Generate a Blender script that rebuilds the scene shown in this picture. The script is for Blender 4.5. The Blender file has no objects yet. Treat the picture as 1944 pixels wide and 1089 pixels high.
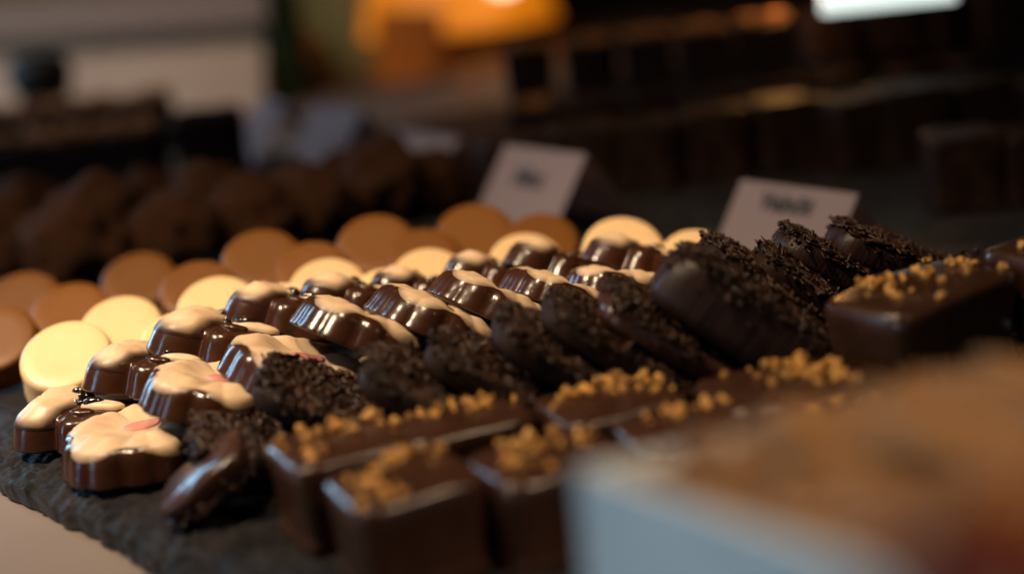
import bpy, math, random
from mathutils import Vector, Matrix, noise
R_ = random.Random(7)
sc = bpy.context.scene
col = sc.collection
F = 2700.0            # focal length in photo pixels (50 mm on a 36 mm sensor, 1944 px wide)

# ------------------------------------------------------------------ camera frame
# counter plane seen by the camera:  1/depth = 2.7 + .0003 (x-250) + .0027 (y-900)
m = Vector((.0003*F, .0027*F, 2.7+.0003*(972-250)+.0027*(544.5-900)))
H = 1/m.length
down = m.normalized()                       # in camera axes: X right, Y down, Z forward
up = -down
fw = Vector((0, 0, 1)); fw = (fw - up*fw.dot(up)).normalized()
rt = fw.cross(up)                           # handedness fixed just below
if rt.x < 0: rt = -rt
def c2w(v): return Vector((v.dot(rt), v.dot(fw), v.dot(up)))
def pix(x, y, d): return c2w(Vector(((x-972)/F, (y-544.5)/F, 1))*d) + Vector((0, 0, H))
def onz(x, y, z=0.0):
    a = c2w(Vector(((x-972)/F, (y-544.5)/F, 1)))
    return Vector((0, 0, H)) + a*((z-H)/a.z)
def nvec(tau, e):                           # surface normal: tilt in the picture, lean towards the lens
    t, e = math.radians(tau), math.radians(e)
    return c2w(Vector((math.sin(t)*math.cos(e), -math.cos(t)*math.cos(e), -math.sin(e)))).normalized()
CAMR = c2w(Vector((1, 0, 0)))
def frame(n, spin=0.0):                     # local z = n, local x = picture right turned by spin
    x = (CAMR - n*CAMR.dot(n)).normalized(); y = n.cross(x)
    s = math.radians(spin)
    x2 = x*math.cos(s)+y*math.sin(s); y2 = n.cross(x2)
    return Matrix((x2, y2, n)).transposed()

cam = bpy.data.cameras.new('camera'); camo = bpy.data.objects.new('camera', cam); col.objects.link(camo)
sc.camera = camo
cam.lens = 50; cam.sensor_width = 36; cam.clip_start = .01; cam.clip_end = 30
mx = Matrix((c2w(Vector((1,0,0))), c2w(Vector((0,-1,0))), c2w(Vector((0,0,-1))))).transposed().to_4x4()
mx.translation = Vector((0, 0, H)); camo.matrix_world = mx
cam.dof.use_dof = True; cam.dof.focus_distance = .390; cam.dof.aperture_fstop = 3.6; cam.dof.aperture_blades = 0

# ------------------------------------------------------------------ materials
def mat(name, base, rough=.5, spec=.5, sss=0, sss_col=None, bump=0, bscale=200, bdist=.001, var=None, vscale=60, coat=0, emit=None, est=0, rvar=0):
    m_ = bpy.data.materials.new(name); m_.use_nodes = True
    nt = m_.node_tree; b = nt.nodes['Principled BSDF']
    b.inputs['Base Color'].default_value = (*base, 1); b.inputs['Roughness'].default_value = rough
    b.inputs['Specular IOR Level'].default_value = spec
    if coat: b.inputs['Coat Weight'].default_value = coat; b.inputs['Coat Roughness'].default_value = .08
    if sss:
        b.inputs['Subsurface Weight'].default_value = sss; b.inputs['Subsurface Radius'].default_value = sss_col or (1, .6, .3)
        b.inputs['Subsurface Scale'].default_value = .0025
    tc = nt.nodes.new('ShaderNodeTexCoord')
    if var or rvar:
        n = nt.nodes.new('ShaderNodeTexNoise'); n.inputs['Scale'].default_value = vscale; n.inputs['Detail'].default_value = 5; n.inputs['Roughness'].default_value = .6
        nt.links.new(tc.outputs['Object'], n.inputs['Vector'])
        if var:
            r = nt.nodes.new('ShaderNodeMapRange'); r.inputs[1].default_value = .35; r.inputs[2].default_value = .68
            nt.links.new(n.outputs['Fac'], r.inputs[0])
            mi = nt.nodes.new('ShaderNodeMix'); mi.data_type = 'RGBA'
            mi.inputs['A'].default_value = (*base, 1); mi.inputs['B'].default_value = (*var, 1)
            nt.links.new(r.outputs[0], mi.inputs['Factor']); nt.links.new(mi.outputs['Result'], b.inputs['Base Color'])
        if rvar:
            r2 = nt.nodes.new('ShaderNodeMapRange'); r2.inputs[1].default_value = .3; r2.inputs[2].default_value = .7
            r2.inputs[3].default_value = rough; r2.inputs[4].default_value = rough+rvar
            nt.links.new(n.outputs['Fac'], r2.inputs[0]); nt.links.new(r2.outputs[0], b.inputs['Roughness'])
    if bump:
        n2 = nt.nodes.new('ShaderNodeTexNoise'); n2.inputs['Scale'].default_value = bscale; n2.inputs['Detail'].default_value = 4
        nt.links.new(tc.outputs['Object'], n2.inputs['Vector'])
        bu = nt.nodes.new('ShaderNodeBump'); bu.inputs['Strength'].default_value = bump; bu.inputs['Distance'].default_value = bdist
        nt.links.new(n2.outputs['Fac'], bu.inputs['Height']); nt.links.new(bu.outputs[0], b.inputs['Normal'])
    if emit: b.inputs['Emission Color'].default_value = (*emit, 1); b.inputs['Emission Strength'].default_value = est
    return m_
BROWN = (.031, .0105, .0052)
M = {}
M['milk'] = mat('milk_chocolate', BROWN, .15, .5, bump=.16, bscale=350, bdist=.0006, var=(.046, .0165, .0082), vscale=120, rvar=.12)
M['cream'] = mat('cream_icing', (.56, .385, .25), .34, .4, .35, bump=.22, bscale=220, bdist=.0008, var=(.68, .49, .31), vscale=90, rvar=.12)
M['pink'] = mat('pink_icing', (.56, .24, .20), .26, .5, .3, bump=.15, bscale=300, bdist=.0006, var=(.66, .30, .26), vscale=150)
M['nose'] = mat('dark_glossy_chocolate', (.012, .006, .005), .12, .6, bump=.2, bscale=500, bdist=.0006)
M['white'] = mat('white_chocolate', (.66, .45, .23), .36, .3, .4, (1, .7, .35), bump=.05, bscale=200, bdist=.0006, var=(.72, .50, .28), vscale=40)
M['caramel'] = mat('caramel_chocolate', (.125, .044, .0055), .40, .22, .1, bump=.05, bscale=200, bdist=.0006, var=(.145, .055, .011), vscale=40)
M['dark'] = mat('dark_chocolate', (.007, .0035, .0027), .5, .10, bump=.25, bscale=260, bdist=.0008, var=(.024, .011, .007), vscale=90, rvar=.2)
M['shell'] = mat('shiny_dark_chocolate', (.042, .018, .013), .24, .5, bump=.45, bscale=140, bdist=.0012, var=(.05, .02, .012), vscale=80)
M['verm'] = mat('vermicelli_chocolate', (.009, .0042, .0032), .34, .3, bump=.3, bscale=900, bdist=.0004, var=(.046, .0175, .008), vscale=160, rvar=.2)
M['praline'] = mat('praline_coating', (.034, .0135, .0075), .19, .55, bump=.16, bscale=140, bdist=.0009, var=(.046, .019, .0105), vscale=70, rvar=.15)
M['crumb'] = mat('caramel_crumb', (.52, .22, .025), .45, .5, .15, bump=.4, bscale=900, bdist=.0006, var=(.66, .36, .10), vscale=260)
M['cocoa'] = mat('cocoa_dusted', (.010, .0045, .003), .8, .08, bump=.7, bscale=120, bdist=.004, var=(.085, .032, .012), vscale=70)
M['table'] = mat('beige_tabletop', (.14, .105, .088), .55, .25, bump=.05, bscale=60, var=(.16, .12, .10), vscale=14)
M['paper'] = mat('card_paper', (.30, .235, .245), .8, .2, bump=.05, bscale=400, bdist=.0003)
nt = M['paper'].node_tree; b = nt.nodes['Principled BSDF']; out = nt.nodes['Material Output']
tl_ = nt.nodes.new('ShaderNodeBsdfTranslucent'); tl_.inputs[0].default_value = (.5, .42, .45, 1); ms = nt.nodes.new('ShaderNodeMixShader'); ms.inputs[0].default_value = .5
nt.links.new(b.outputs[0], ms.inputs[1]); nt.links.new(tl_.outputs[0], ms.inputs[2]); nt.links.new(ms.outputs[0], out.inputs['Surface'])
M['ink'] = mat('black_ink', (.03, .025, .03), .7, .2)
M['panel'] = mat('beige_laminate', (.45, .31, .22), .6, .3, var=(.50, .35, .25), vscale=5)
M['olive'] = mat('olive_fabric', (.22, .21, .10), .85, .2, bump=.4, bscale=90, bdist=.003, var=(.15, .16, .06), vscale=12)
M['wall'] = mat('dark_brown_wall', (.035, .013, .008), .8, .2, var=(.05, .018, .01), vscale=4)
M['amber'] = mat('amber_shade', (.6, .22, .03), .4, .4, emit=(1, .26, .006), est=.6)
M['bulb'] = mat('lit_bulb', (.9, .8, .6), .4, .4, emit=(1, .75, .45), est=3)
M['ambercloth'] = mat('orange_fabric', (.55, .16, .012), .6, .3, var=(.35, .09, .008), vscale=9)
M['strip_glow'] = mat('glowing_strip', (.8, .8, .8), .4, .4, emit=(.85, 1, .95), est=1.2)
M['window_sheen'] = mat('pale_window_sheen', (.78, .82, .82), .14, .5, bump=.03, bscale=30, var=(.58, .64, .66), vscale=20)  # pale colour puts in the window sheen on a near chocolate side
M['brittle'] = mat('nut_brittle', (.20, .092, .028), .3, .5, .1, bump=.5, bscale=260, bdist=.002, var=(.36, .20, .09), vscale=90)
M['red'] = mat('red_sugar', (.20, .028, .006), .3, .5, bump=.2, bscale=200)
M['metal'] = mat('black_metal', (.01, .009, .009), .5, .2)

for q in ('white', 'caramel', 'praline', 'milk', 'crumb'):
    nt = M[q].node_tree; b = nt.nodes['Principled BSDF']; src = b.inputs['Base Color'].links[0].from_socket
    oi = nt.nodes.new('ShaderNodeObjectInfo'); hs = nt.nodes.new('ShaderNodeHueSaturation'); mr = nt.nodes.new('ShaderNodeMapRange')
    mr.inputs[3].default_value = .86 if q != 'crumb' else .55; mr.inputs[4].default_value = 1.12 if q != 'crumb' else 1.3
    nt.links.new(oi.outputs['Random'], mr.inputs[0]); nt.links.new(mr.outputs[0], hs.inputs['Value']); nt.links.new(src, hs.inputs['Color']); nt.links.new(hs.outputs[0], b.inputs['Base Color'])
# slate: layered, colour paler towards the ridges of the bump
sl = mat('slate_stone', (.030, .027, .028), .55, .14); nt = sl.node_tree; b = nt.nodes['Principled BSDF']
tc = nt.nodes.new('ShaderNodeTexCoord')
n1 = nt.nodes.new('ShaderNodeTexNoise'); n1.inputs['Scale'].default_value = 85; n1.inputs['Detail'].default_value = 12; n1.inputs['Roughness'].default_value = .72; n1.inputs['Distortion'].default_value = 1.2
n2 = nt.nodes.new('ShaderNodeTexNoise'); n2.inputs['Scale'].default_value = 420; n2.inputs['Detail'].default_value = 6
for n in (n1, n2): nt.links.new(tc.outputs['Object'], n.inputs['Vector'])
cr = nt.nodes.new('ShaderNodeValToRGB'); e = cr.color_ramp.elements
e[0].position = .36; e[0].color = (.004, .0036, .0040, 1); e[1].position = .76; e[1].color = (.036, .032, .034, 1)
nt.links.new(n1.outputs['Fac'], cr.inputs[0]); nt.links.new(cr.outputs[0], b.inputs['Base Color'])
ad = nt.nodes.new('ShaderNodeMath'); ad.operation = 'MULTIPLY_ADD'; ad.inputs[1].default_value = .3
nt.links.new(n2.outputs['Fac'], ad.inputs[0]); nt.links.new(n1.outputs['Fac'], ad.inputs[2])
bu = nt.nodes.new('ShaderNodeBump'); bu.inputs['Strength'].default_value = .9; bu.inputs['Distance'].default_value = .0026
nt.links.new(ad.outputs[0], bu.inputs['Height']); nt.links.new(bu.outputs[0], b.inputs['Normal'])
M['slate'] = sl
# icing that thins out over the chocolate towards its edge (vertex value 'thin' = 1 where it is a film)
def thin_mat(name, src):
    g = src.copy(); g.name = name; nt = g.node_tree; b = nt.nodes['Principled BSDF']
    prev = b.inputs['Base Color'].links[0].from_socket
    at = nt.nodes.new('ShaderNodeAttribute'); at.attribute_name = 'thin'
    mi = nt.nodes.new('ShaderNodeMix'); mi.data_type = 'RGBA'; mi.inputs['B'].default_value = (*BROWN, 1)
    mr = nt.nodes.new('ShaderNodeMapRange'); mr.interpolation_type = 'SMOOTHSTEP'
    nt.links.new(at.outputs['Fac'], mr.inputs[0])
    nt.links.new(mr.outputs[0], mi.inputs['Factor']); nt.links.new(prev, mi.inputs['A']); nt.links.new(mi.outputs['Result'], b.inputs['Base Color'])
    inv = nt.nodes.new('ShaderNodeMath'); inv.operation = 'MULTIPLY_ADD'; inv.inputs[1].default_value = -.35; inv.inputs[2].default_value = .35
    nt.links.new(mr.outputs[0], inv.inputs[0]); nt.links.new(inv.outputs[0], b.inputs['Subsurface Weight'])
    return g
M['icing'] = thin_mat('cream_icing_film', M['cream'])
# cut dark chocolate with knife lines
cut = mat('knife_cut_chocolate', (.040, .019, .014), .4, .22); nt = cut.node_tree; b = nt.nodes['Principled BSDF']
tc = nt.nodes.new('ShaderNodeTexCoord'); mp = nt.nodes.new('ShaderNodeMapping'); mp.inputs['Scale'].default_value = (1, 1, .04)
nn = nt.nodes.new('ShaderNodeTexNoise'); nn.inputs['Scale'].default_value = 700; nn.inputs['Detail'].default_value = 3
nt.links.new(tc.outputs['Object'], mp.inputs[0]); nt.links.new(mp.outputs[0], nn.inputs['Vector'])
cr = nt.nodes.new('ShaderNodeValToRGB'); e = cr.color_ramp.elements
e[0].position = .3; e[0].color = (.014, .007, .0055, 1); e[1].position = .75; e[1].color = (.035, .016, .012, 1)
nt.links.new(nn.outputs['Fac'], cr.inputs[0]); nt.links.new(cr.outputs[0], b.inputs['Base Color'])
bu = nt.nodes.new('ShaderNodeBump'); bu.inputs['Strength'].default_value = .5; bu.inputs['Distance'].default_value = .0006
nt.links.new(nn.outputs['Fac'], bu.inputs['Height']); nt.links.new(bu.outputs[0], b.inputs['Normal'])
M['cut'] = cut

# ------------------------------------------------------------------ helpers
def mesh(name, vs, fs, m_, smooth=True, thin=None):
    me = bpy.data.meshes.new(name); me.from_pydata([tuple(v) for v in vs], [], fs); me.update()
    for p in me.polygons: p.use_smooth = smooth
    if m_ is not None: me.materials.append(M[m_])
    if thin:
        a = me.attributes.new('thin', 'FLOAT', 'POINT')
        for i, t in enumerate(thin): a.data[i].value = t
    return me
def rings(rs, cap0=True, cap1=True):        # stacked closed rings, first and last closed with a fan
    vs = []; fs = []; n = len(rs[0])
    for r in rs: vs += r
    for k in range(len(rs)-1):
        for i in range(n):
            j = (i+1) % n
            fs.append((k*n+i, k*n+j, (k+1)*n+j, (k+1)*n+i))
    if cap0:
        c = len(vs); vs.append(sum((Vector(v) for v in rs[0]), Vector())/n)
        fs += [(c, (i+1) % n, i) for i in range(n)]
    if cap1:
        c = len(vs); vs.append(sum((Vector(v) for v in rs[-1]), Vector())/n); o = (len(rs)-1)*n
        fs += [(c, o+i, o+(i+1) % n) for i in range(n)]
    return vs, fs
def box(sx, sy, sz, cx=0, cy=0, cz=0, bev=0):
    x, y, z = sx/2, sy/2, sz/2
    vs = [(cx+a*x, cy+b_*y, cz+c*z) for c in (-1, 1) for a, b_ in ((-1, -1), (1, -1), (1, 1), (-1, 1))]
    return vs, [(3, 2, 1, 0), (4, 5, 6, 7), (0, 1, 5, 4), (1, 2, 6, 5), (2, 3, 7, 6), (3, 0, 4, 7)]
def merge(parts):
    vs = []; fs = []
    for v, f in parts:
        o = len(vs); vs += list(v); fs += [tuple(i+o for i in q) for q in f]
    return vs, fs
def ob(name, me, parent=None, mw=None):
    o = bpy.data.objects.new(name, me); col.objects.link(o)
    if parent is not None: o.parent = parent
    if mw is not None:
        if parent is None: o.matrix_world = mw
        else: o.matrix_local = mw
    return o
def root(name, mw, label, cat, group=None, kind=None):
    o = ob(name, None, None, mw); tag(o, label, cat, group, kind); o.empty_display_size = .01; return o
def tag(o, label=None, cat=None, group=None, kind=None):
    if label: o['label'] = label
    if cat: o['category'] = cat
    if group: o['group'] = group
    if kind: o['kind'] = kind
    return o
def MW(loc, rot3, s=1.0):
    m4 = (rot3 @ Matrix.Diagonal((s, s, s))).to_4x4(); m4.translation = loc; return m4
def yaw(a): return Matrix.Rotation(math.radians(a), 3, 'Z')
def lathe(profile, n=72, wob=0, seed=0):
    return [[Vector((r*math.cos(2*math.pi*i/n), r*math.sin(2*math.pi*i/n), z)) * 1 for i in range(n)] for r, z in profile]
def ico(sub, r, rough, seed, flat=1.0):
    import bmesh
    bm = bmesh.new(); bmesh.ops.create_icosphere(bm, subdivisions=sub, radius=1)
    o = Vector((seed*3.1, seed*1.7, seed*.9))
    for v in bm.verts:
        d = v.co.copy(); k = 1 + rough*noise.noise(d*1.6+o) + rough*.5*noise.noise(d*3.7+o)
        v.co = d*k*r; v.co.z *= flat
    vs = [v.co.copy() for v in bm.verts]; fs = [tuple(v.index for v in f.verts) for f in bm.faces]; bm.free()
    return vs, fs

# ------------------------------------------------------------------ moulded shapes
def lobed(shape):
    """returns outline(theta) in units of the radius"""
    if shape == 'flower':
        def f(t): return .905+.060*abs(math.cos(2.5*t))**.8+.034*abs(math.cos(7.5*t+.5))**.8
    else:
        cs = [(-.50, .17, .46), (-.50, -.17, .46), (.32, 0, .64), (.06, .44, .27), (.06, -.44, .27)]
        def far(t):
            dx, dy = math.cos(t), math.sin(t); best = .1
            for cx, cy, r in cs:
                b_ = cx*dx+cy*dy; dd = b_*b_-(cx*cx+cy*cy-r*r)
                if dd > 0: best = max(best, b_+math.sqrt(dd))
            return best
        tab = [far(2*math.pi*i/360) for i in range(360)]
        for _ in range(2): tab = [(tab[i-2]+tab[i-1]+tab[i]+tab[(i+1) % 360]+tab[(i+2) % 360])/5 for i in range(360)]
        def f(t):
            u = (t/(2*math.pi)*360) % 360; i = int(u); return tab[i]*(1-(u-i))+tab[(i+1) % 360]*(u-i)
    return f
def bumps(shape, x, y):
    if shape == 'flower':
        t = math.atan2(y, x); r = math.hypot(x, y)
        z = .0013*math.exp(-((r-.62)/.25)**2)*abs(math.cos(2.5*t))**.6
        z += .0006*abs(math.cos(7.5*t+.5))*max(0, min(1, (r-.4)*3))
        z -= .0006*math.exp(-(r/.3)**2)
    else:
        z = 0
        for cx, cy, r, h in ((-.47, .18, .40, .0030), (-.47, -.18, .40, .0030), (.32, 0, .62, .0012), (.08, .42, .24, .0010), (.08, -.42, .24, .0010)):
            q = ((x-cx)**2+(y-cy)**2)/r**2
            if q < 1: z = max(z, h*math.sqrt(1-q))
        z += .0002
    z += .00025*noise.noise(Vector((x*4, y*4, 1.3)))
    return z
RB = .0202; TH = .0084
N = 180
def body(shape):
    f = lobed(shape); rs = []
    prof = [(.98, 0), (1.0, .0003), (.998, .0008), (.978, .25*TH), (.956, .5*TH), (.936, .68*TH), (.912, .82*TH), (.88, .93*TH), (.84, .985*TH)]
    ts = [2*math.pi*i/N for i in range(N)]
    for s, z in prof:
        k = 1 if z > .001 else 0
        rs.append([Vector((RB*s*f(t)*math.cos(t), RB*s*f(t)*math.sin(t), z*(1) + (.0001*noise.noise(Vector((t*9, 0, 2))) if not k else 0))) for t in ts])
    for s in (.79, .73, .66, .58, .5, .42, .34, .26, .18, .1, .04):
        ring = []
        for t in ts:
            x, y = s*f(t)*math.cos(t), s*f(t)*math.sin(t)
            w = min(1, (.84-s)/.2)
            ring.append(Vector((RB*x, RB*y, TH+bumps(shape, x, y)*w)))
        rs.append(ring)
    return rs, f
def body_mesh(shape):
    rs, f = body(shape); vs, fs = rings(rs); return mesh(shape+'_body', vs, fs, 'milk')
def icing_flower(seed):
    rs, f = body('flower'); ts = [2*math.pi*i/N for i in range(N)]; out = []; thin = []
    # from the side up to the middle
    starts = rs[3:]
    def base(i, k):
        return starts[k][i]
    for k in range(len(starts)):
        ring = []
        for i, t in enumerate(ts):
            p = starts[k][i].copy(); rad = Vector((p.x, p.y, 0)); rad = rad.normalized() if rad.length > 0 else rad
            drip = .80*abs(math.cos(2.5*t))**1.2 + .3*noise.noise(Vector((math.cos(t)*1.6, math.sin(t)*1.6, seed*3.3)))
            zl = TH*(1.0-.56*max(0, min(1, drip)))
            zz = p.z
            if k < 6:
                tn = max(0, min(1, 1-(zz-zl)/(.42*TH)))
            else: tn = 0
            thin.append(tn)
            off = .00022*(1-tn) - .00012*tn
            ring.append(p + rad*off*(1 if k < 6 else 0) + Vector((0, 0, off if k >= 4 else 0)))
        out.append(ring)
    vs, fs = rings(out, cap0=False); thin.append(0)
    return mesh('flower_icing', vs, fs, 'icing', thin=thin)
def patch(shape, cx, cy, rx, ry, h, mname, lift=0, n=36, wob=.06, seed=1, film=False, name='patch'):
    """a lens of icing lying on the moulded top"""
    rs = []; thin = []
    for s in (1.0, .985, .95, .88, .78, .65, .5, .33, .16):
        ring = []
        for i in range(n):
            t = 2*math.pi*i/n; k = 1+wob*noise.noise(Vector((math.cos(t)*1.7, math.sin(t)*1.7, seed*2.1)))*2
            x = cx+rx*s*k*math.cos(t); y = cy+ry*s*k*math.sin(t)
            z = TH + bumps(shape, x, y) + lift + h*math.sqrt(max(0, 1-s*s)) - (.0005 if s == 1 else 0)
            ring.append(Vector((RB*x, RB*y, z))); thin.append(max(0, (s-.8)/.2) if film else 0)
        rs.append(ring)
    vs, fs = rings(rs, cap0=False); thin.append(0)
    return mesh(name, vs, fs, mname, thin=thin if film else None)
def muzzle(seed):
    """cream over the two round cheeks, running a little down the front side"""
    f = lobed('cow'); rs = []; thin = []; n = 72
    for s in (1.12, 1.05, .99, .93, .86, .76, .64, .5, .36, .22, .1):
        ring = []
        for i in range(n):
            t = 2*math.pi*i/n
            k = 1+.08*noise.noise(Vector((math.cos(t)*1.5, math.sin(t)*1.5, seed*2.7)))
            bil = 1 + .10*abs(math.sin(t))**.7
            x = -.47+.40*s*k*math.cos(t); y = .52*s*k*bil*math.sin(t)
            r = math.hypot(x, y); th = math.atan2(y, x); fo = f(th); q = r/fo
            if q > .93: x *= .93/q; y *= .93/q
            qq = min(q, .93)
            edge = 0 if qq < .80 else ((qq-.80)/.13)**2*.0016
            zb = TH+bumps('cow', x, y)*min(1, max(0, (.84-qq)/.2)) if qq > .64 else TH+bumps('cow', x, y)
            z = zb - edge + .0005*(1-max(0, min(1, (s-.85)/.2))) + .00012
            if s > 1.0: z -= .0009*(s-1)/.12
            ring.append(Vector((RB*x*1.01, RB*y*1.01, z+.0003*noise.noise(Vector((x*7, y*7, seed)))))); thin.append(max(0, min(1, (s-.80)/.26)))
        rs.append(ring)
    vs, fs = rings(rs, cap0=False); thin.append(0)
    return mesh('muzzle', vs, fs, 'icing', thin=thin)
flower_body = body_mesh('flower'); cow_body = body_mesh('cow')
icings = [icing_flower(s) for s in (1, 2, 3)]
centre = patch('flower', .02, 0, .22, .16, .0008, 'pink', lift=.0004, name='pink_centre', wob=.05)
muzzles = [muzzle(1), muzzle(2)]
eye_m = [patch('cow', .33, sy*.20, .30, .115, .0016, 'cream', lift=.0002, name='eye', seed=sy+3) for sy in (1, -1)]
def shift_up(me, dz):
    me = me.copy()
    for v in me.vertices: v.co.z += dz
    return me
pup_m = [shift_up(patch('cow', .22, sy*.20, .155, .062, .0013, 'nose', name='pupil', seed=sy+5), .0013) for sy in (1, -1)]
nose_m = patch('cow', -.10, .22, .15, .13, .0022, 'nose', name='nose', seed=8, wob=.25)
nose_m2 = patch('cow', -.07, -.03, .09, .07, .0012, 'nose', name='nostril', seed=9, wob=.25)
ear_m = [patch('cow', .14, sy*.40, .17, .08, .0009, 'milk', lift=.0002, name='ear', seed=sy+12) for sy in (1, -1)]

def rest(o, me, force=False, clear=.0003):
    """slide a piece along its line of sight until its lowest point touches the slate"""
    mw = o.matrix_world if o.parent is None else o.matrix_basis
    mw = o.matrix_basis
    lo = min((mw @ v.co).z for v in me.vertices)
    if force or lo < clear:
        p = mw.translation; dr = (p-Vector((0, 0, H))).normalized()
        o.matrix_basis = Matrix.Translation(dr*((clear-lo)/dr.z)) @ mw
    return lo
def flower(x, y, d, tau, e, spin, label, s=1.0, k=0, z=None):
    n = nvec(tau, e)
    p = pix(x, y, d) if z is None else onz(x, y, z)
    o = root('flower_chocolate', MW(p - n*TH*s*.5, frame(n, spin), s), label, 'chocolate', 'flower shaped chocolates in the shingled row')
    ob('shell', flower_body, o); ob('icing', icings[k % 3], o); ob('pink_centre', centre, o)
    rest(o, flower_body, k == 0)
    return o
def cow(x, y, d, tau, e, spin, label, s=1.0, k=0):
    n = nvec(tau, e); p = pix(x, y, d)
    o = root('cow_face_chocolate', MW(p - n*TH*s*.5, frame(n, spin), s), label, 'chocolate', 'animal face chocolates in the shingled row')
    ob('shell', cow_body, o); ob('muzzle', muzzles[k % 2], o)
    for j in (0, 1):
        ey = ob('eye', eye_m[j], o); ob('pupil', pup_m[j], ey)
        ob('ear', ear_m[j], o)
    ob('nose', nose_m, o); ob('nostril', nose_m2, o)
    rest(o, cow_body, k == 0)
    return o
# front line: cream flowers. picture centre x, y, depth, tilt, lean, spin
fl = [(272, 838, .372, -6, 14, 20, 1.08, 'cream flower chocolate with pink centre lying flat nearest the slate edge'),
      (418, 748, .377, 9, 8, 10, 1.02, 'second cream flower chocolate from the slate edge, left side lifted on the first'),
      (572, 708, .382, 17, 7, 32, 1.06, 'third cream flower chocolate, pink centre showing, behind the rough dark bark'),
      (700, 638, .388, 22, -4, 16, 1.06, 'fourth cream flower chocolate, propped up over a dark gap'),
      (838, 622, .394, 26, -4, 25, 1.06, 'fifth cream flower chocolate, the most steeply tilted with a long icing ridge'),
      (944, 588, .402, 26, -4, 12, 1.0, 'sixth cream flower chocolate, in front of the small half hidden face'),
      (1062, 566, .412, 20, -4, 28, .88, 'seventh cream flower chocolate, small crack at its lower rim'),
      (1180, 546, .422, 7, -2, 5, .86, 'last cream flower chocolate, against the knife cut bark piece')]
for i, (x, y, d, t, e_, sp, s, lb) in enumerate(fl): flower(x, y, d, t, e_, sp, lb, s*1.04, i)
cw = [(168, 800, .398, -4, 14, -10, 1.02, 'animal face chocolate lying flat on the slate with both eyes showing'),
      (305, 713, .402, 4, 5, -12, 1.04, 'second face chocolate, cream muzzle raised in front of the brightest white coins'),
      (436, 656, .408, 9, 3, -6, 1.12, 'third face chocolate, muzzle sticking out above the second cream flower'),
      (560, 604, .418, 12, 0, -12, 1.02, 'fourth face chocolate, set between two pale coins and the fourth flower'),
      (684, 578, .430, 13, -2, 0, .94, 'fifth face chocolate, above the left side of the fourth flower'),
      (800, 560, .440, 14, -3, 8, .84, 'sixth face chocolate, only a small brown top showing behind the fifth flower'),
      (942, 533, .446, 16, -3, -5, .84, 'seventh face chocolate, low brown top behind the sixth flower'),
      (1062, 516, .444, 19, -5, 4, .90, 'eighth face chocolate, tall brown side with two small warm glints'),
      (1214, 504, .444, 17, -4, -8, .90, 'last face chocolate, tall brown side beneath the right pale coins')]
for i, (x, y, d, t, e_, sp, s, lb) in enumerate(cw): cow(x, y, d, t, e_, sp, lb, s*1.04, i)
# the lower layer they are piled on
for i, (x, d, z) in enumerate(((700, .405, .0), (800, .415, .0), (900, .42, .0), (1010, .43, .0), (1120, .44, .0), (1180, .445, .0095), (960, .435, .0095))):
    y = 900+(1/d-2.7-.0003*(x-250))/.0027
    p = onz(x, y, 0); p.z = z
    o = root('flower_chocolate', MW(p, yaw(i*37), 1), 'cream flower chocolate lying in the shadowed lower layer of the pile', 'chocolate', 'chocolates in the lower layer of the pile')
    ob('shell', flower_body, o); ob('icing', icings[i % 3], o); ob('pink_centre', centre, o)

# ------------------------------------------------------------------ round thick coins
def coin_mesh(name, mname, r, t, flare):
    pr = [(r*flare*.96, 0), (r*flare, .0006), (r*flare*.995, .0015), (r*(flare*.45+.55), t*.45), (r*1.035, t*.78), (r*1.02, t*.88), (r*.99, t*.95), (r*.95, t*.985), (r*.90, t), (r*.6, t*.995), (r*.2, t*.99)]
    vs, fs = rings(lathe(pr)); return mesh(name, vs, fs, mname)
white_c = coin_mesh('white_coin', 'white', .0133, .0125, 1.14)
caramel_c = coin_mesh('caramel_coin', 'caramel', .0133, .0100, 1.12)
def coin(me, x, y, rpx, d, tau, e_, name, label, group):
    n = nvec(tau, e_); s = rpx*d/F/.0133
    p = pix(x, y, d) - n*(.0125 if me is white_c else .0100)*s
    o = ob(name, me, None, MW(p, frame(n), s)); tag(o, label, 'chocolate coin', group)
    rest(o, me, x < 300)
    return o
wh = [(123, 672, 83, .430, -4, 48, 'largest pale white chocolate coin, leftmost and brightest, beside the flat face chocolate'),
      (228, 618, 78, .440, 0, 50, 'bright white coin overlapped by the leftmost one'),
      (345, 645, 76, .437, 3, 46, 'pale white coin half hidden behind the raised second face chocolate'),
      (413, 580, 76, .452, 2, 50, 'pale white coin behind the third face chocolate, third dome from the left'),
      (535, 590, 74, .446, 2, 48, 'pale white coin almost hidden between third and fourth face chocolates'),
      (622, 545, 74, .457, 0, 52, 'yellowish coin dome above the fifth face chocolate'),
      (735, 560, 70, .452, 2, 50, 'low pale coin showing a sliver left of the fifth flower'),
      (815, 522, 71, .462, 2, 50, 'yellowish coin dome above the sixth face chocolate'),
      (905, 545, 70, .458, 2, 50, 'low pale coin behind the seventh face chocolate'),
      (1000, 492, 70, .468, 2, 50, 'yellowish coin dome left of the tall eighth face chocolate'),
      (1185, 470, 76, .472, 2, 54, 'large yellowish coin dome in front of the first lettered card'),
      (1326, 487, 68, .474, 2, 50, 'rightmost yellowish coin dome beside the card near the bark pile')]
for x, y, r, d, t, e_, lb in wh: coin(white_c, x, y, r, d, t, e_, 'white_chocolate_coin', lb, 'white chocolate coins behind the flowers')
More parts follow.
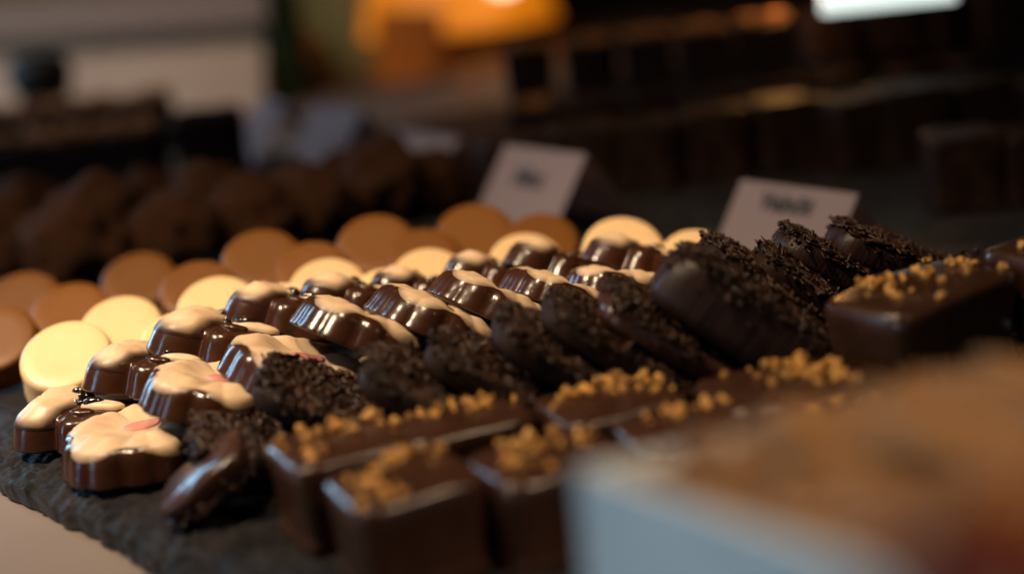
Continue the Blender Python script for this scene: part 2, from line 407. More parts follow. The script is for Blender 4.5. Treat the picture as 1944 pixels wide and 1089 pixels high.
ca = [(-15, 640, 78, .462, -2, 50, 'dim brown coin cut by the left picture edge, low in the caramel row'),
      (38, 568, 78, .475, -2, 50, 'caramel coin at the left end of the upper caramel row'),
      (133, 588, 76, .465, 0, 48, 'caramel coin behind the leftmost white coin, bluish glint on its rim'),
      (262, 526, 74, .480, 0, 50, 'caramel coin dome above the second white coin'),
      (376, 545, 72, .472, 0, 48, 'low caramel coin with a bluish glint, between two white coins'),
      (496, 488, 74, .486, 2, 50, 'caramel coin dome above the third face chocolate, beneath the truffles'),
      (592, 508, 70, .480, 0, 50, 'low caramel coin left of the yellowish middle coin'),
      (714, 461, 74, .492, 0, 52, 'caramel coin dome at the middle of the caramel row'),
      (805, 482, 68, .487, 0, 50, 'low caramel coin between the two middle caramel domes'),
      (903, 440, 74, .498, 0, 52, 'highest caramel coin dome in front of the first lettered card'),
      (1030, 453, 68, .495, 0, 50, 'rightmost caramel coin touching the side of the first lettered card')]
for x, y, r, d, t, e_, lb in ca: coin(caramel_c, x, y, r, d, t, e_, 'caramel_chocolate_coin', lb, 'caramel chocolate coins in the row behind')

# ------------------------------------------------------------------ dark bark pieces with vermicelli
def slab(L, W, T, seed, side='dark', power=4.2, cutfront=False):
    n = 96; rs = []
    def outl(t, s):
        c, s_ = math.cos(t), math.sin(t)
        r = (abs(c)**power+abs(s_)**power)**(-1/power)
        k = 1+.05*noise.noise(Vector((c*1.5, s_*1.5, seed*4.1)))+.012*noise.noise(Vector((c*7, s_*7, seed)))
        return Vector((L/2*r*c*k*s, W/2*r*s_*k*s, 0))
    for s, z in ((.93, 0), (.985, .0006), (1.0, .25*T), (.99, .6*T), (.96, .85*T), (.90, .97*T), (.82, T), (.6, T*1.02), (.35, T*1.03), (.12, T*1.03)):
        ring = []
        for i in range(n):
            t = 2*math.pi*i/n; v = outl(t, s)
            v.z = z + .0006*noise.noise(v*120+Vector((0, 0, seed)))*(1 if s < .95 else .3)
            ring.append(v)
        rs.append(ring)
    vs, fs = rings(rs); me = mesh('bark_slab', vs, fs, side)
    return me, outl
def sprinkles(L, W, T, outl, seed, count, under=False, bare=None, big=1.0):
    r = random.Random(seed); vs = []; fs = []
    k = 0
    while k < count:
        t = r.uniform(0, 2*math.pi); s = math.sqrt(r.random())*1.0
        p = outl(t, s)
        if bare and bare(p.x/L, p.y/W): 
            if r.random() < .96: continue
        k += 1
        edge = max(0, s-.82)/.18
        z = T*(1.03-.16*edge**2)+r.uniform(-.0004, .0007)*(1-.5*edge)+.0009*noise.noise(Vector((p.x*160, p.y*160, seed)))
        if edge > .6 and r.random() < .5: z = T*r.uniform(.55, 1.0)
        ln = r.uniform(.0014, .0052)*big; rad = r.uniform(.00028, .00062)*big
        a = r.uniform(0, math.pi); el = r.gauss(0, .13); fl_ = r.uniform(.45, 1.0)
        if r.random() < .025: el = r.uniform(.6, 1.3)
        dx = Vector((math.cos(a)*math.cos(el), math.sin(a)*math.cos(el), math.sin(el)))
        u = dx.cross(Vector((0, 0, 1)) if abs(dx.z) < .9 else Vector((1, 0, 0))).normalized(); w = dx.cross(u)
        c = Vector((p.x, p.y, z)); o = len(vs); bend = r.uniform(-.0004, .0004)
        for q, rr in ((-.5, .75), (-.44, 1), (0, 1.02), (.44, 1), (.5, .75)):
            cc = c+dx*ln*q+u*bend*(1-4*q*q)
            for j in range(7):
                g = 2*math.pi*j/7; vs.append(cc+(u*math.cos(g)/fl_**.6+w*math.sin(g)*fl_)*rad*rr)
        for b_ in range(4):
            for j in range(7): fs.append((o+b_*7+j, o+b_*7+(j+1) % 7, o+(b_+1)*7+(j+1) % 7, o+(b_+1)*7+j))
        fs.append(tuple(o+j for j in range(6, -1, -1))); fs.append(tuple(o+28+j for j in range(7)))
    return mesh('vermicelli', vs, fs, 'verm')
def bark(x, y, d, tau, e_, spin, L, W, T, seed, label, side='dark', count=420, bare=None, flip=False, pos=None, rot=None, big=1.0):
    me, outl = slab(L, W, T, seed, side)
    n = nvec(tau, e_)
    fr = frame(n, spin) if rot is None else rot
    if flip: fr = fr @ Matrix.Rotation(math.pi, 3, 'X'); n = fr.col[2]
    p = (pix(x, y, d) - n*T*.5) if pos is None else pos
    o = root('bark_piece', MW(p, fr), label, 'chocolate', 'dark bark pieces coated in chocolate vermicelli')
    ob('slab', me, o)
    s = ob('vermicelli', sprinkles(L, W, T, outl, seed, int(count*1.25), bare=bare, big=big), o); s['kind'] = 'stuff'
    if pos is None: rest(o, me, seed in (2, 3, 21))
    return o
bk = [(492, 842, .352, 12, 22, 5, .034, .028, .0065, 2, 'rough dark bark piece between the flat cream flower and the first caramel square', 'dark', 620, None),
      (655, 777, .362, 24, 20, 0, .046, .028, .0065, 3, 'rough dark bark piece in front of the third cream flower', 'dark', 700, None),
      (867, 776, .366, 27, 18, -4, .050, .028, .0065, 4, 'bark piece with two cold glints at its tip, below the fourth cream flower', 'dark', 700, None),
      (984, 742, .372, 30, 17, -3, .050, .028, .0065, 5, 'bark piece whose tip touches the lower end of the fifth cream flower', 'dark', 700, None),
      (1117, 708, .378, 31, 17, -3, .053, .028, .0065, 6, 'bark piece with a dark smooth rim under the sixth cream flower', 'dark', 700, None),
      (1217, 681, .383, 32, 17, -2, .056, .028, .0065, 7, 'bark piece densely coated, below the seventh cream flower', 'dark', 700, None),
      (1318, 660, .388, 33, 18, 0, .056, .028, .0065, 8, 'bark piece with a long bare brown patch down its lower half', 'shell', 520, lambda u, v: u > -.05 and v < -.12),
      (1440, 628, .390, 33, 13, -5, .058, .024, .0150, 9, 'thick bark piece with knife cut front and rounded left end', 'cut', 620, None),
      (1514, 592, .394, 35, 15, -4, .054, .026, .0065, 15, 'bark piece lying on the thick knife cut one', 'dark', 620, None),
      (1574, 578, .400, 35, 16, -4, .050, .026, .0065, 10, 'bark piece leaning behind the thick knife cut one', 'dark', 620, None),
      (1464, 538, .408, 30, 14, 0, .046, .026, .0065, 14, 'small bark piece on top, directly below the second lettered card', 'dark', 560, None),
      (1604, 516, .404, 30, 13, 0, .044, .026, .0065, 11, 'bark piece beneath the topmost one, cold glints on it', 'cut', 560, None),
      (1669, 482, .412, 24, 14, 0, .031, .024, .0080, 12, 'topmost bark piece at the right end of the bark pile', 'cut', 480, None),
      (1750, 504, .420, 26, 14, 0, .034, .026, .0065, 13, 'last bark piece, mostly hidden behind the raised caramel square', 'dark', 360, None)]
for x, y, d, t, e_, sp, L, W, T, sd, lb, side, cnt, bare in bk:
    bark(x, y, d, t, e_, sp, L, W, T, sd, lb, side, cnt, bare)
bark(392, 905, .350, -40, 20, 14, .024, .020, .006, 21, 'glossy bark piece turned over, smooth brown underside up, nearest the table', 'shell', 420, None, flip=True)
for i, (x, d, z) in enumerate(((1000, .392, 0), (1120, .395, 0), (1240, .40, 0), (1360, .405, 0), (1480, .41, 0), (1600, .412, 0), (1420, .41, .0105), (1540, .415, .0105), (1630, .42, .0105), (1690, .43, 0))):
    y = 900+(1/d-2.7-.0003*(x-250))/.0027; p = onz(x, y, 0); p.z = z
    bark(0, 0, 0, 0, 0, 0, .034, .028, .008, 40+i, 'dark bark piece lying flat in the shadowed lower layer of the bark pile', 'dark', 60, None, pos=p, rot=yaw(20+i*25))['group'] = 'bark pieces in the lower layer'

# ------------------------------------------------------------------ caramel crumb squares
def square(L, W, Hh, seed, mname='praline'):
    n = 88; rs = []; pw = 7.0
    def outl(t, s):
        c, q = math.cos(t), math.sin(t)
        t2 = t
        r = (abs(c)**pw+abs(q)**pw)**(-1/pw)
        return Vector((L/2*r*c*s, W/2*r*q*s, 0))
    bev = .0032
    prof = [(.93, 0), (.985, .0004), (.995, .0012), (.955, .0028), (.945, .25*Hh), (.965, .55*Hh), (.99, Hh-bev*1.6), (1.0, Hh-bev), (.985, Hh-bev*.35), (.94, Hh-bev*.05), (.87, Hh), (.7, Hh+.0002), (.4, Hh+.0001), (.12, Hh)]
    for s, z in prof:
        ring = []
        for i in range(n):
            t = 2*math.pi*(i+.5)/n; v = outl(t, s)
            g = noise.noise(Vector((v.x*90, v.y*90, seed*5.0)))
            v *= 1+.018*noise.noise(Vector((v.x*80+seed, v.y*80, z*60)))
            v.z = z + (.0007*g if z > Hh*.8 else 0)
            ring.append(v)
        rs.append(ring)
    vs, fs = rings(rs); return mesh('square_body', vs, fs, mname), outl
crumb_meshes = [mesh('crumb', *ico(2, 1, .95, s, .8), 'crumb', False) for s in range(6)]
def put_crumbs(o, spots, r, Hh, size=(.0005, .0014), ms=None):
    for (x, y) in spots:
        s = r.uniform(*size)
        c = ob('caramel_crumb', (ms or crumb_meshes)[r.randrange(6)], o)
        c.location = (x, y, Hh+s*.6); c.rotation_euler = (r.uniform(0, 3), r.uniform(0, 3), r.uniform(0, 6)); c.scale = (s, s*r.uniform(.8, 1.2), s*r.uniform(.8, 1.1))
def praline(px, py, ztop, yw, L, W, Hh, seed, label, clusters, corner=True, name='caramel_square', cat='chocolate', group='chocolate squares topped with caramel crumbs', tiltx=0, tilty=0, mname='praline'):
    me, outl = square(L, W, Hh, seed, mname)
    rot = yaw(yw) @ Matrix.Rotation(math.radians(tiltx), 3, 'X') @ Matrix.Rotation(math.radians(tilty), 3, 'Y')
    p = onz(px, py, ztop)
    if corner: p = p + rot @ Vector((L/2*.93, W/2*.93, 0))
    p = p - rot @ Vector((0, 0, Hh))
    o = root(name, MW(p, rot), label, cat, group)
    ob('coating', me, o)
    r = random.Random(seed*13); spots = []
    for (cx, cy, sx, sy, cnt) in clusters:
        for _ in range(cnt):
            spots.append((max(-.46, min(.46, r.gauss(cx, sx*(1.35 if cnt > 3 else 1))))*L, max(-.44, min(.44, r.gauss(cy, sy*(1.2 if cnt > 3 else 1))))*W))
    put_crumbs(o, spots, r, Hh)
    return o
SQ = (.029, .025, .021)
praline(684, 972, .0205, 24, *SQ, 1, 'front caramel square, crumbs heaped at its left and back corners', [(-.33, -.05, .10, .16, 13), (.15, .3, .12, .10, 12), (-.1, -.35, .03, .03, 1)])
praline(570, 893, .0205, 27, *SQ, 2, 'leftmost caramel square, cold light on its left end, foot of coating visible', [(-.32, -.25, .06, .08, 4), (-.1, .3, .14, .1, 14), (.3, .35, .12, .1, 12)])
praline(968, 926, .0200, 24, .030, .024, .0205, 3, 'caramel square behind the front one, beside the pale stand-in tray', [(-.1, .1, .12, .18, 16), (.2, .2, .1, .1, 8)])
praline(790, 842, .0200, 21, .031, .024, .0205, 4, 'caramel square in the second line with a crumb ridge along its back', [(-.2, .25, .16, .12, 18), (.25, .25, .14, .12, 14)])
praline(1085, 808, .0205, 20, .031, .024, .0205, 5, 'caramel square third from the left of the back line, big crumb heap to its right', [(.05, .28, .14, .10, 26), (.36, .1, .08, .15, 12), (-.4, .0, .03, .05, 2)])
praline(1235, 862, .0200, 16, .031, .024, .0205, 6, 'smooth topped caramel square just behind the rim of the pale stand-in tray', [(-.05, .32, .14, .06, 12), (.3, .3, .1, .1, 5)])
praline(1400, 782, .0210, 15, .034, .026, .0205, 7, 'caramel square below the bark pile, two lone crumbs at its back edge', [(-.25, .42, .01, .02, 1), (-.05, .43, .01, .02, 1), (.28, .2, .10, .18, 34), (.42, -.15, .05, .12, 8)])
praline(1570, 850, .0205, 15, .031, .024, .0205, 8, 'caramel square with scattered crumbs below the raised one', [(.0, .3, .2, .12, 16), (.35, .1, .1, .12, 7)])
praline(1722, 600, .0325, 36, .047, .027, .0225, 9, 'raised caramel square at the right, two separate crumbs near its front corner', [(-.02, .30, .10, .13, 20), (.3, .12, .12, .12, 12), (-.28, -.14, .006, .006, 1), (-.14, -.38, .006, .006, 1), (.4, -.2, .05, .1, 4)])
praline(2015, 500, .0350, 30, .034, .026, .0205, 10, 'caramel square behind the raised one at the right picture edge', [(.0, .2, .15, .1, 6)])
# what the raised squares stand on
for i, (x, y, z) in enumerate(((1800, 800, .0), (1700, 770, .0), (1920, 700, .0), (1930, 610, .0095))):
    p = onz(x, y, 0); p.z = z
    bark(0, 0, 0, 0, 0, 0, .036, .028, .0085, 70+i, 'dark bark piece lying flat under the raised caramel squares', 'dark', 50, None, pos=p, rot=yaw(10+i*30))['group'] = 'bark pieces under the raised squares'

# ------------------------------------------------------------------ slate and table
P0 = onz(0, 912); P1 = onz(310, 1089)
eu = (P1-P0); eu.z = 0; eu.normalize(); ev = Vector((-eu.y, eu.x, 0))
if ev.y < 0: ev = -ev
P0 = P0 + ev*.0040
def slate_board(name, o0, eu, ev, u0, u1, v1, label, fine, t=.0085, zt=0.0):
    us = []; u = u0
    while u < u1:
        us.append(u); u += fine if -.06 < u < .16 else fine*14
    us.append(u1)
    vsn = []; v = 0
    while v < v1:
        vsn.append(v); v += fine if v < .07 else fine*16
    vsn.append(v1)
    V = []; Fc = []; nu = len(us)
    def edge_in(u): return .0016*noise.noise(Vector((u*60, 3, 0)))+.0010*noise.noise(Vector((u*210, 7, 0)))+.004*noise.noise(Vector((u*12, 1, 0)))
    for v in vsn:
        for u in us:
            p = o0+eu*u+ev*(v+edge_in(u)*max(0, 1-v/.02)); q = Vector((p.x, p.y, 0))
            # cleft terraces near the edge
            w = math.exp(-v/.020)
            a = noise.fractal(q*55, 1.0, 2.1, 5)
            terr = math.floor((a+v*55-.6)*3)/3
            z = -.0030*w*(1-max(-1, min(1, terr)))*.5 + w*.0016*noise.fractal(q*300, .8, 2.1, 5) + .00012*noise.fractal(q*130, 1, 2, 3)
            z -= .0012*math.exp(-v/.0015)
            V.append(Vector((p.x, p.y, min(z, .00015)+zt)))
    nv = len(vsn)
    for j in range(nv-1):
        for i in range(nu-1): Fc.append((j*nu+i, j*nu+i+1, (j+1)*nu+i+1, (j+1)*nu+i))
    # side wall and underside
    per = [i for i in range(nu)] + [j*nu+nu-1 for j in range(1, nv)] + [(nv-1)*nu+i for i in range(nu-2, -1, -1)] + [j*nu for j in range(nv-2, 0, -1)]
    o = len(V)
    for k in per:
        pp = V[k].copy(); pp += ev*.0006*(1+noise.noise(pp*300)) ; pp.z = zt-t; V.append(pp)
    n = len(per)
    for a in range(n):
        b_ = (a+1) % n; Fc.append((per[b_], per[a], o+a, o+b_))
    Fc.append(tuple(o+a for a in range(n)))
    ob_ = ob(name, mesh(name, V, Fc, 'slate')); tag(ob_, label, 'slate board'); return ob_
slate_board('slate_board', P0, eu, ev, -.40, 1.3, 1.05, 'large rough edged dark slate board carrying all the rows of chocolates', .00075)
TZ = -.0092
t_ = ob('tabletop', mesh('tabletop', *box(3.4, 3.0, .03, .2, .9, TZ-.015-.0), 'table')); tag(t_, 'beige laminate tabletop under the slate boards', 'tabletop', kind='structure')

vs = []; fs = []
rq = random.Random(3)
for _ in range(46):
    q = onz(rq.uniform(20, 620), rq.uniform(880, 1040), 0)
    if (q-P0).dot(ev) < .004: continue
    sz = rq.uniform(.0002, .0007)
    v_, f_ = ico(1, sz, .6, rq.uniform(0, 50), .6); o_ = len(vs)
    vs += [v+q+Vector((0, 0, sz*.2)) for v in v_]; fs += [tuple(i+o_ for i in f) for f in f_]
cb = ob('crumbs', mesh('crumbs', vs, fs, 'verm')); tag(cb, 'tiny dark chocolate crumbs scattered on the front of the slate', 'crumbs', kind='stuff')

# ------------------------------------------------------------------ pale tray of brittle in place of a near praline block with window sheen
RZ = .0545
A = onz(1095, 888, RZ); B = onz(1850, 1150, RZ); A.z = B.z = 0
du = (B-A); LU = du.length; du.normalize(); D = onz(1944, 728, RZ); D.z = 0; dv = (D-A).normalized(); LV = .086; B2 = onz(1700, 1095, RZ); B2.z = 0; du = (B2-A).normalized(); LU = .062
def tray():
    t = .0018; parts = []; hh = RZ-TZ
    def wallbox(u0, u1, v0, v1, z0, z1, fl=0):
        vs = []
        for z in (z0, z1):
            k = 1 if z == z1 else 0
            for u, v in ((u0, v0), (u1, v0), (u1, v1), (u0, v1)):
                p = du*u+dv*v; c = du*LU/2+dv*LV/2
                p = c+(p-c)*(1.02-.02*k); vs.append((p.x, p.y, z))
        return vs, [(3, 2, 1, 0), (4, 5, 6, 7), (0, 1, 5, 4), (1, 2, 6, 5), (2, 3, 7, 6), (3, 0, 4, 7)]
    parts.append(wallbox(0, LU, 0, t, .0012, hh)); parts.append(wallbox(0, LU, LV-t, LV, .0012, hh))
    parts.append(wallbox(0, t, t, LV-t, .0012, hh)); parts.append(wallbox(LU-t, LU, t, LV-t, .0012, hh))
    parts.append(wallbox(0, LU, 0, LV, 0, .0012))
    vs, fs = merge(parts); return mesh('tray', vs, fs, 'window_sheen', False)
tr_ = ob('stand_in_tray', tray(), None, Matrix.Translation((A.x, A.y, TZ))); tag(tr_, 'pale slanted tray, in place of a chocolate block with window sheen, heaped with brown brittle, out of focus at the lower right', 'tray')
rb = random.Random(5); bm_ = [mesh('brittle_chunk', *ico(3, 1, .5, 20+s, .6), 'brittle') for s in range(5)]
k = 0
for lay, z in enumerate((.020, .034, .0465)):
    lo, hi_ = ((.0175, .0175), (.0155, .0155), (.0115, .0060))[lay]
    nu_ = max(1, int((LU-2*lo)/(.013, .012, .0085)[lay])); nv_ = max(1, int((LV-2*lo)/(.013, .012, .0085)[lay]))
    for a in range(nu_+1):
        for b_ in range(nv_+1):
            s_ = rb.uniform(.0095, .011) if lay < 2 else rb.uniform(.0068, .0088)
            fu, fv = a/nu_, b_/nv_
            ul = lo if lay < 2 else .0005
            p = A+du*(ul+(LU-lo-ul)*fu+rb.uniform(-.001, .001))+dv*(lo+(LV-lo-hi_)*fv+rb.uniform(-.001, .001))
            p.z = z+rb.uniform(-.0012, .0012)+(.0062*(1-.65*fu)*min(1, .25+2*fv) if lay == 2 else 0)
            c = ob('brittle_chunk', bm_[k % 5], None, MW(p, Matrix.Rotation(rb.uniform(0, 6), 3, 'Z') @ Matrix.Rotation(rb.uniform(-.4, .4), 3, 'X'), s_))
            tag(c, 'blurred golden brown chunk of brittle heaped in the pale stand-in tray', 'sweet', 'brittle chunks heaped in the pale stand-in tray'); k += 1
p = pix(1900, 1120, .105)
c = ob('red_sweet', mesh('red_sweet', *ico(3, .009, .15, 33, .8), 'red'), None, Matrix.Translation(p)); tag(c, 'reddish blurred sweet on the heap of brittle, bottom right corner', 'sweet')

# ------------------------------------------------------------------ background
def gz(x, d):                               # picture row where the counter lies at this depth
    return 900+(1/d-2.7-.0003*(x-250))/.0027
def gp(x, d, z=0):
    p = onz(x, gz(x, d), 0); p.z = z; return p
# truffles
tr_m = [mesh('cocoa_truffle', *ico(4, 1, .28, 50+s, .95), 'cocoa') for s in range(4)]
tr = [(25, 470, 95, .60), (190, 425, 92, .60), (140, 470, 95, .57), (330, 440, 80, .58), (395, 385, 78, .62), (480, 450, 85, .60), (560, 385, 78, .63), (600, 430, 80, .62), (655, 350, 62, .66), (722, 322, 62, .68), (735, 400, 85, .645), (825, 345, 58, .67), (830, 390, 55, .655), (280, 380, 60, .66), (40, 400, 70, .64)]
tl = ['at the left picture edge, lowest', 'tall with a dusty top, second from the left', 'in front of the second tall one', 'low between the two tall ones', 'tall with a dusty top left of the pile middle', 'in front of the pile middle', 'dusty dome at the pile middle', 'low one just behind the caramel coins', 'small dome right of the middle', 'highest dome below the pale cards', 'wide one below the highest dome', 'dome at the right end, upper', 'dome at the right end, lower', 'small one behind the tall left ones', 'dim one behind the leftmost']
for i, ((x, y, r, d), l) in enumerate(zip(tr, tl)):
    s = r*d/F; p = pix(x, y, d); p.z = max(p.z, s*.85)
    o = ob('cocoa_truffle', tr_m[i % 4], None, MW(p, yaw(i*77), s)); tag(o, 'dark cocoa dusted truffle '+l, 'truffle', 'cocoa dusted truffles in the pile at the left')
# dark blocks left, crumbs on top
dk, dk_out = square(.030, .030, .030, 31, 'dark')
amber_top, _ = square(.028, .028, .003, 32, 'crumb')
M['crumb_brown'] = mat('toasted_crumb', (.22, .085, .018), .5, .3, bump=.4, bscale=900, bdist=.0006, var=(.34, .14, .03), vscale=300)
brown_crumbs = []
for me_ in crumb_meshes:
    q_ = me_.copy(); q_.materials[0] = M['crumb_brown']; brown_crumbs.append(q_)
def dark_block(p, yw, label, top, s=1.0, group='dark blocks at the back left'):
    o = root('dark_block', MW(p, yaw(yw), s), label, 'chocolate', group); ob('block', dk, o)
    if top:
        r = random.Random(hash(label) % 1000 if False else len(label)*7+int(p.x*1e4) % 97)
        put_crumbs(o, [(r.uniform(-.012, .012), r.uniform(-.012, .012)) for _ in range(26)], r, .030, (.0016, .0034), brown_crumbs)
    return o
ords = ['first', 'second', 'third', 'fourth', 'fifth', 'sixth', 'seventh', 'eighth', 'ninth', 'tenth', 'eleventh', 'twelfth']
for i in range(4):
    dark_block(gp(-10+95*i, .80, 0), 8, '%s crumb topped dark block from the left picture edge, front line' % ords[i], True, 1.15)
for i in range(4):
    dark_block(gp(5+95*i, .93, 0), 8, '%s crumb topped dark block from the left picture edge, rear line' % ords[i], True, 1.2)
dark_block(gp(412, .80, 0), 12, 'plain dark block without crumbs at the right end of the left group', False, 1.35)
# black round thing on the shelf
p = pix(76, 140, 1.0); kb = ob('dark_dome', mesh('dark_dome', *rings(lathe([(.018, -.013), (.021, -.010), (.0225, 0), (.021, .008), (.015, .012), (.006, .0135)], 48)), 'metal'), None, Matrix.Translation(p)); tag(kb, 'small black rounded lid in front of the beige panel at upper left', 'lid')
p2 = p.copy(); st = ob('jar', mesh('jar', *rings(lathe([(.018, TZ), (.019, TZ+.002), (.019, p.z-.020), (.016, p.z-.0135)], 48)), 'dark'), None, Matrix.Translation((p.x, p.y, 0))); tag(st, 'dark jar under the black rounded lid at upper left', 'jar')
# beige display box
def panel_quad(name, corners, d, mname, label, cat, thick=.02):
    pts = [pix(x, y, dd) for (x, y), dd in zip(corners, d)]
    n = (pts[1]-pts[0]).cross(pts[3]-pts[0]).normalized()
    if n.dot(Vector((0, 0, H))-pts[0]) > 0: n = -n
    vs = pts+[q+n*thick for q in pts]
    fs = [(0, 1, 2, 3), (7, 6, 5, 4), (0, 4, 5, 1), (1, 5, 6, 2), (2, 6, 7, 3), (3, 7, 4, 0)]
    o = ob(name, mesh(name, vs, fs, mname, False)); tag(o, label, cat); return o
bx = panel_quad('display_box', [(-300, 95), (497, 42), (500, 215), (-300, 290)], (1.22, 1.20, 1.15, 1.17), 'panel', 'large beige display box behind the left blocks', 'box', .25)
rim = panel_quad('box_lid', [(-300, 20), (505, -25), (503, 46), (-300, 98)], (1.19, 1.17, 1.17, 1.19), 'panel', 'raised', 'x', .28)
for k_ in ('label', 'category'): del rim[k_]
mw = rim.matrix_world.copy(); rim.parent = bx
M['lid'] = mat('taupe_laminate', (.24, .165, .125), .6, .3); rim.data.materials[0] = M['lid']
panel_quad('pale_wall_board', [(-400, -200), (520, -250), (520, 20), (-400, 60)], (1.7, 1.7, 1.7, 1.7), 'panel', 'pale board standing above the beige display box', 'board', .03)
panel_quad('olive_cushion', [(505, -150), (715, -150), (720, 215), (505, 215)], (1.45, 1.45, 1.4, 1.4), 'olive', 'soft olive green padded panel between beige box and orange lamp', 'panel', .06)
M['gap_green'] = mat('dark_gap_green', (.02, .035, .008), .6, .3)
lf = ob('gap_filler', mesh('gap_filler', *rings(lathe([(.020, TZ), (.021, TZ+.004), (.021, .10), (.017, .12), (.008, .135), (.008, .15)], 40)), 'gap_green'), None, Matrix.Translation(gp(548, 1.22, 0)));  # added dark shape in place of the dark gap beside the box
tag(lf, 'dark green shape filling a dark gap beside the edge of the beige display box', 'gap_filler')
# room wall
wl = ob('wall', mesh('wall', *box(8, .1, 4, 0, 3.6, .8), 'wall')); tag(wl, 'dark brown shop wall far behind', kind='structure')
# amber lamp
lp = pix(862, -2, 1.45)
lamp = root('table_lamp', Matrix.Translation((lp.x, lp.y, TZ)), 'glowing orange table lamp behind the olive panel at the top', 'lamp')
hz = lp.z-TZ
ob('lamp_shade', mesh('lamp_shade', *rings(lathe([(.104, hz-.028), (.085, hz+.02), (.072, hz+.08), (.055, hz+.12), (.054, hz+.12), (.071, hz+.08), (.084, hz+.02), (.103, hz-.028)], 64), False, False), 'amber'), lamp)
ob('lamp_base', mesh('lamp_base', *rings(lathe([(.05, 0), (.05, .006), (.012, .014), (.010, hz-.05), (.012, hz-.03)], 48)), 'metal'), lamp)
bl = ob('bulb', mesh('bulb', *ico(3, .019, 0, 1), 'bulb'), lamp); bl.location = (.050, -.125, hz+.026)
oc = panel_quad('orange_gift_bag', [(712, 20), (840, 20), (812, 235), (716, 235)], (1.3, 1.3, 1.25, 1.25), 'ambercloth', 'orange paper bag standing right of the olive panel', 'bag', .05)
# glowing bar put in for a bright strip at the top right
p = pix(1685, -14, .70)
lb_ = root('light_bar', MW(p, yaw(-2)), 'cold white light bar hanging above the dark blocks at the top right', 'lamp')
ob('diffuser', mesh('diffuser', *box(.064, .010, .014), 'strip_glow', False), lb_); ob('housing', mesh('housing', *box(.068, .014, .010, 0, 0, .0121), 'metal', False), lb_)
ob('rod', mesh('rod', *rings(lathe([(.002, .0172), (.002, .9)], 16)), 'metal'), lb_)
# dark stacked blocks on the right
def dblock(x, d, z, s, yw, label, top=False):
    q = R_.uniform
    return dark_block(gp(x+q(-14, 14), d+q(-.008, .008), z), yw+q(-10, 10), label, top, s*q(.93, 1.04), 'dark blocks stacked at the back right')
for i in range(9): dblock(985+125*i, .66, 0, 1.12, 10, '%s dark block from the left in the lowest front line at the right' % ords[i])
for i in range(8): dblock(1010+120*i, .76, 0, .94, 10, '%s dark block from the left in the line behind at the right' % ords[i], i < 1)
for i in range(5): dblock(1020+112*i, .79, .0285, .9, 10, '%s crumb topped dark block of the upper tier from the left' % ords[i], True)
for i in range(5): dblock(1590+105*i, .82, .0285, .9, 6, '%s plain dark block of the upper tier from the middle' % ords[i])
for i in range(6): dblock(1620+90*i, .95, 0, 1.0, 6, '%s tall dark block at the top right' % ords[i])
for i, (x, d) in enumerate(((1840, .56), (1955, .56))):
    dblock(x, d, 0, .95, 4, ['dark block standing alone at the right picture edge behind the squares', 'dark block cut by the right picture edge'][i])
# tent cards
def tent(x, d, yw, w, h, label, word=None, px=None, z=0.0, size=.0085, hi=.60):
    base = gp(x, d, z)
    o = root('price_card', MW(base, yaw(yw)), label, 'card', 'white folded name cards')
    half = h*math.sin(math.radians(36)); hh = h*math.cos(math.radians(36)); t = .0004
    for sgn, nm in ((-1, 'front_panel'), (1, 'back_panel')):
        a = Vector((-w/2, sgn*half, 0)); b_ = Vector((w/2, sgn*half, 0)); c1 = Vector((w/2, 0, hh)); d1 = Vector((-w/2, 0, hh))
        n = (b_-a).cross(d1-a).normalized()*t*(1 if sgn < 0 else -1)
        if sgn > 0: c1 = c1+Vector((0, .0002, -.0002)); d1 = d1+Vector((0, .0002, -.0002))
        vs = [a, b_, c1, d1, a-n, b_-n, c1-n, d1-n]
        q = ob(nm, mesh(nm, vs, [(0, 1, 2, 3), (7, 6, 5, 4), (0, 4, 5, 1), (1, 5, 6, 2), (2, 6, 7, 3), (3, 7, 4, 0)], 'paper', False), o)
        if sgn < 0 and word:
            cu = bpy.data.curves.new('word', 'FONT'); cu.body = word; cu.size = size; cu.align_x = 'CENTER'; cu.align_y = 'CENTER'; cu.shear = .15; cu.offset = .0004; cu.extrude = .00005
            cu.materials.append(M['ink']); tc_ = bpy.data.objects.new('tmp', cu); col.objects.link(tc_); bpy.context.view_layer.update(); me_ = bpy.data.meshes.new_from_object(tc_.evaluated_get(bpy.context.evaluated_depsgraph_get())); bpy.data.objects.remove(tc_); tx = ob('lettering', me_, q)
            ax = (b_-a).normalized(); ay = (d1-a).normalized(); az = ax.cross(ay)
            m4 = Matrix((ax, ay, az)).transposed().to_4x4(); m4.translation = (a+b_)/2*(1-hi)+(c1+d1)/2*hi+az*.0003 - ax*.002
            tx.matrix_local = m4
    return o
tent(1520, .52, -55, .056, .0285, 'white folded card with black lettering standing behind the bark pile', 'Valnöt', z=0, size=.0095, hi=.74)
tent(1048, .60, -56, .056, .0405, 'white folded card with a short black word behind the caramel coins', 'Mint', z=0, size=.0110, hi=.66)
tent(820, .72, -56, .060, .033, 'blank looking white card right of the truffle pile top', None, z=0)
tent(655, .82, -58, .062, .039, 'pale card behind the truffles, second from the left', None, z=0)
tent(532, .88, -68, .060, .041, 'pale card beside the plain dark block, furthest left', None, z=0)

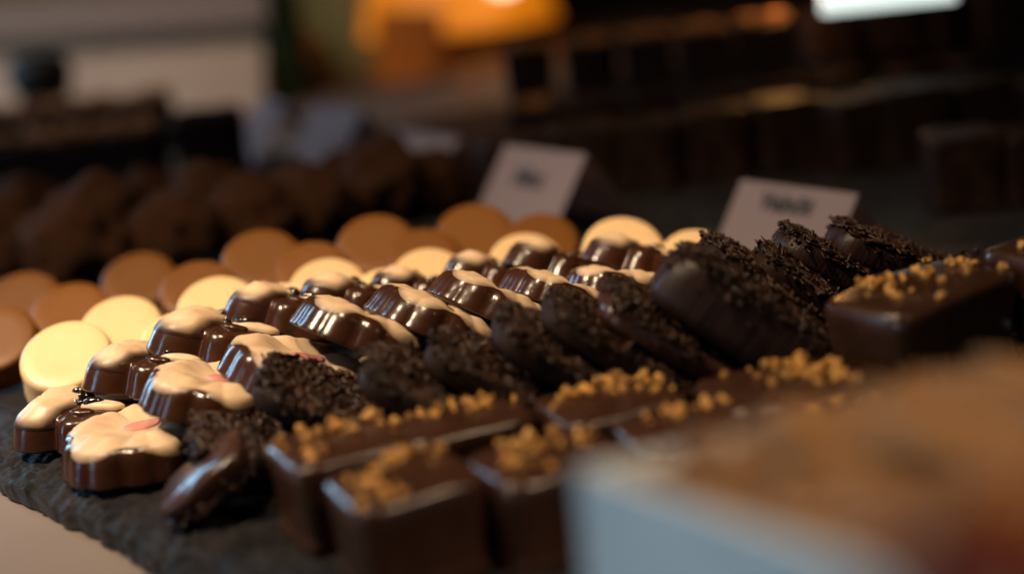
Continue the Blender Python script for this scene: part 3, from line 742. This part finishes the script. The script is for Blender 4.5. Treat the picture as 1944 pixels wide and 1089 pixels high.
# ------------------------------------------------------------------ light
w = bpy.data.worlds.new('World'); sc.world = w; w.use_nodes = True
bg = w.node_tree.nodes['Background']; bg.inputs[0].default_value = (1.0, .72, .55, 1); bg.inputs[1].default_value = .010
def area(name, loc, target, sx, sy, power, color, spread=180):
    l = bpy.data.lights.new(name, 'AREA'); l.shape = 'RECTANGLE'; l.size = sx; l.size_y = sy; l.energy = power; l.color = color; l.spread = math.radians(spread)
    o = bpy.data.objects.new(name, l); col.objects.link(o); o.location = loc
    o.rotation_euler = (Vector(target)-Vector(loc)).to_track_quat('-Z', 'Y').to_euler(); return o
def point(name, loc, power, color, rad):
    l = bpy.data.lights.new(name, 'POINT'); l.energy = power; l.color = color; l.shadow_soft_size = rad
    o = bpy.data.objects.new(name, l); col.objects.link(o); o.location = loc; return o
area('window_or_fill_light', (-.72, 1.0, .26), (-.02, .35, .02), .10, .50, 3.0, (.38, .70, 1.0))
area('window_or_fill_light', (-.80, .20, .24), (-.05, .36, .02), .022, .44, .95, (.34, .68, 1.0))
area('window_or_fill_light', (-.45, -.25, .12), (.04, .175, .04), .06, .12, .019, (.70, .88, 1.0), 22)  # added narrow fill for the side of the tray, no window there
area('fill_light', (.30, .02, .50), (.06, .175, .05), .06, .06, .085, (1, .72, .46), 28)  # added fill that brightens the brittle heap
point('ceiling_or_fill_bulb', pix(1480, -25, .77), .16, (1, .45, .12), .01)  # added point light that makes the tier crumbs glow, no bulb there
area('warm_spot', (-.36, .30, .50), (-.14, .43, 0), .04, .04, .62, (1, .77, .52), 55)
area('warm_spot', (-.12, .28, .60), (.06, .45, 0), .03, .03, .38, (1, .74, .46), 60)
point('ceiling_or_fill_bulb', (.05, .75, .75), .22, (1, .62, .33), .006)
point('ceiling_or_fill_bulb', (-.35, .95, .80), .20, (1, .66, .38), .006)
point('ceiling_or_fill_bulb', (.45, 1.1, .85), .08, (1, .55, .28), .006)
area('fill_light', (-.5, .60, .8), (-.30, 1.2, .10), .3, .3, 1.05, (1, .76, .57), 90)  # added fill aimed at the panels at the back left

sc.view_settings.view_transform = 'Standard'; sc.view_settings.look = 'None'; sc.view_settings.gamma = 1
sc.view_settings.exposure = -.12
sc.render.engine = 'CYCLES'
sc.cycles.use_denoising = True
sc.cycles.max_bounces = 8
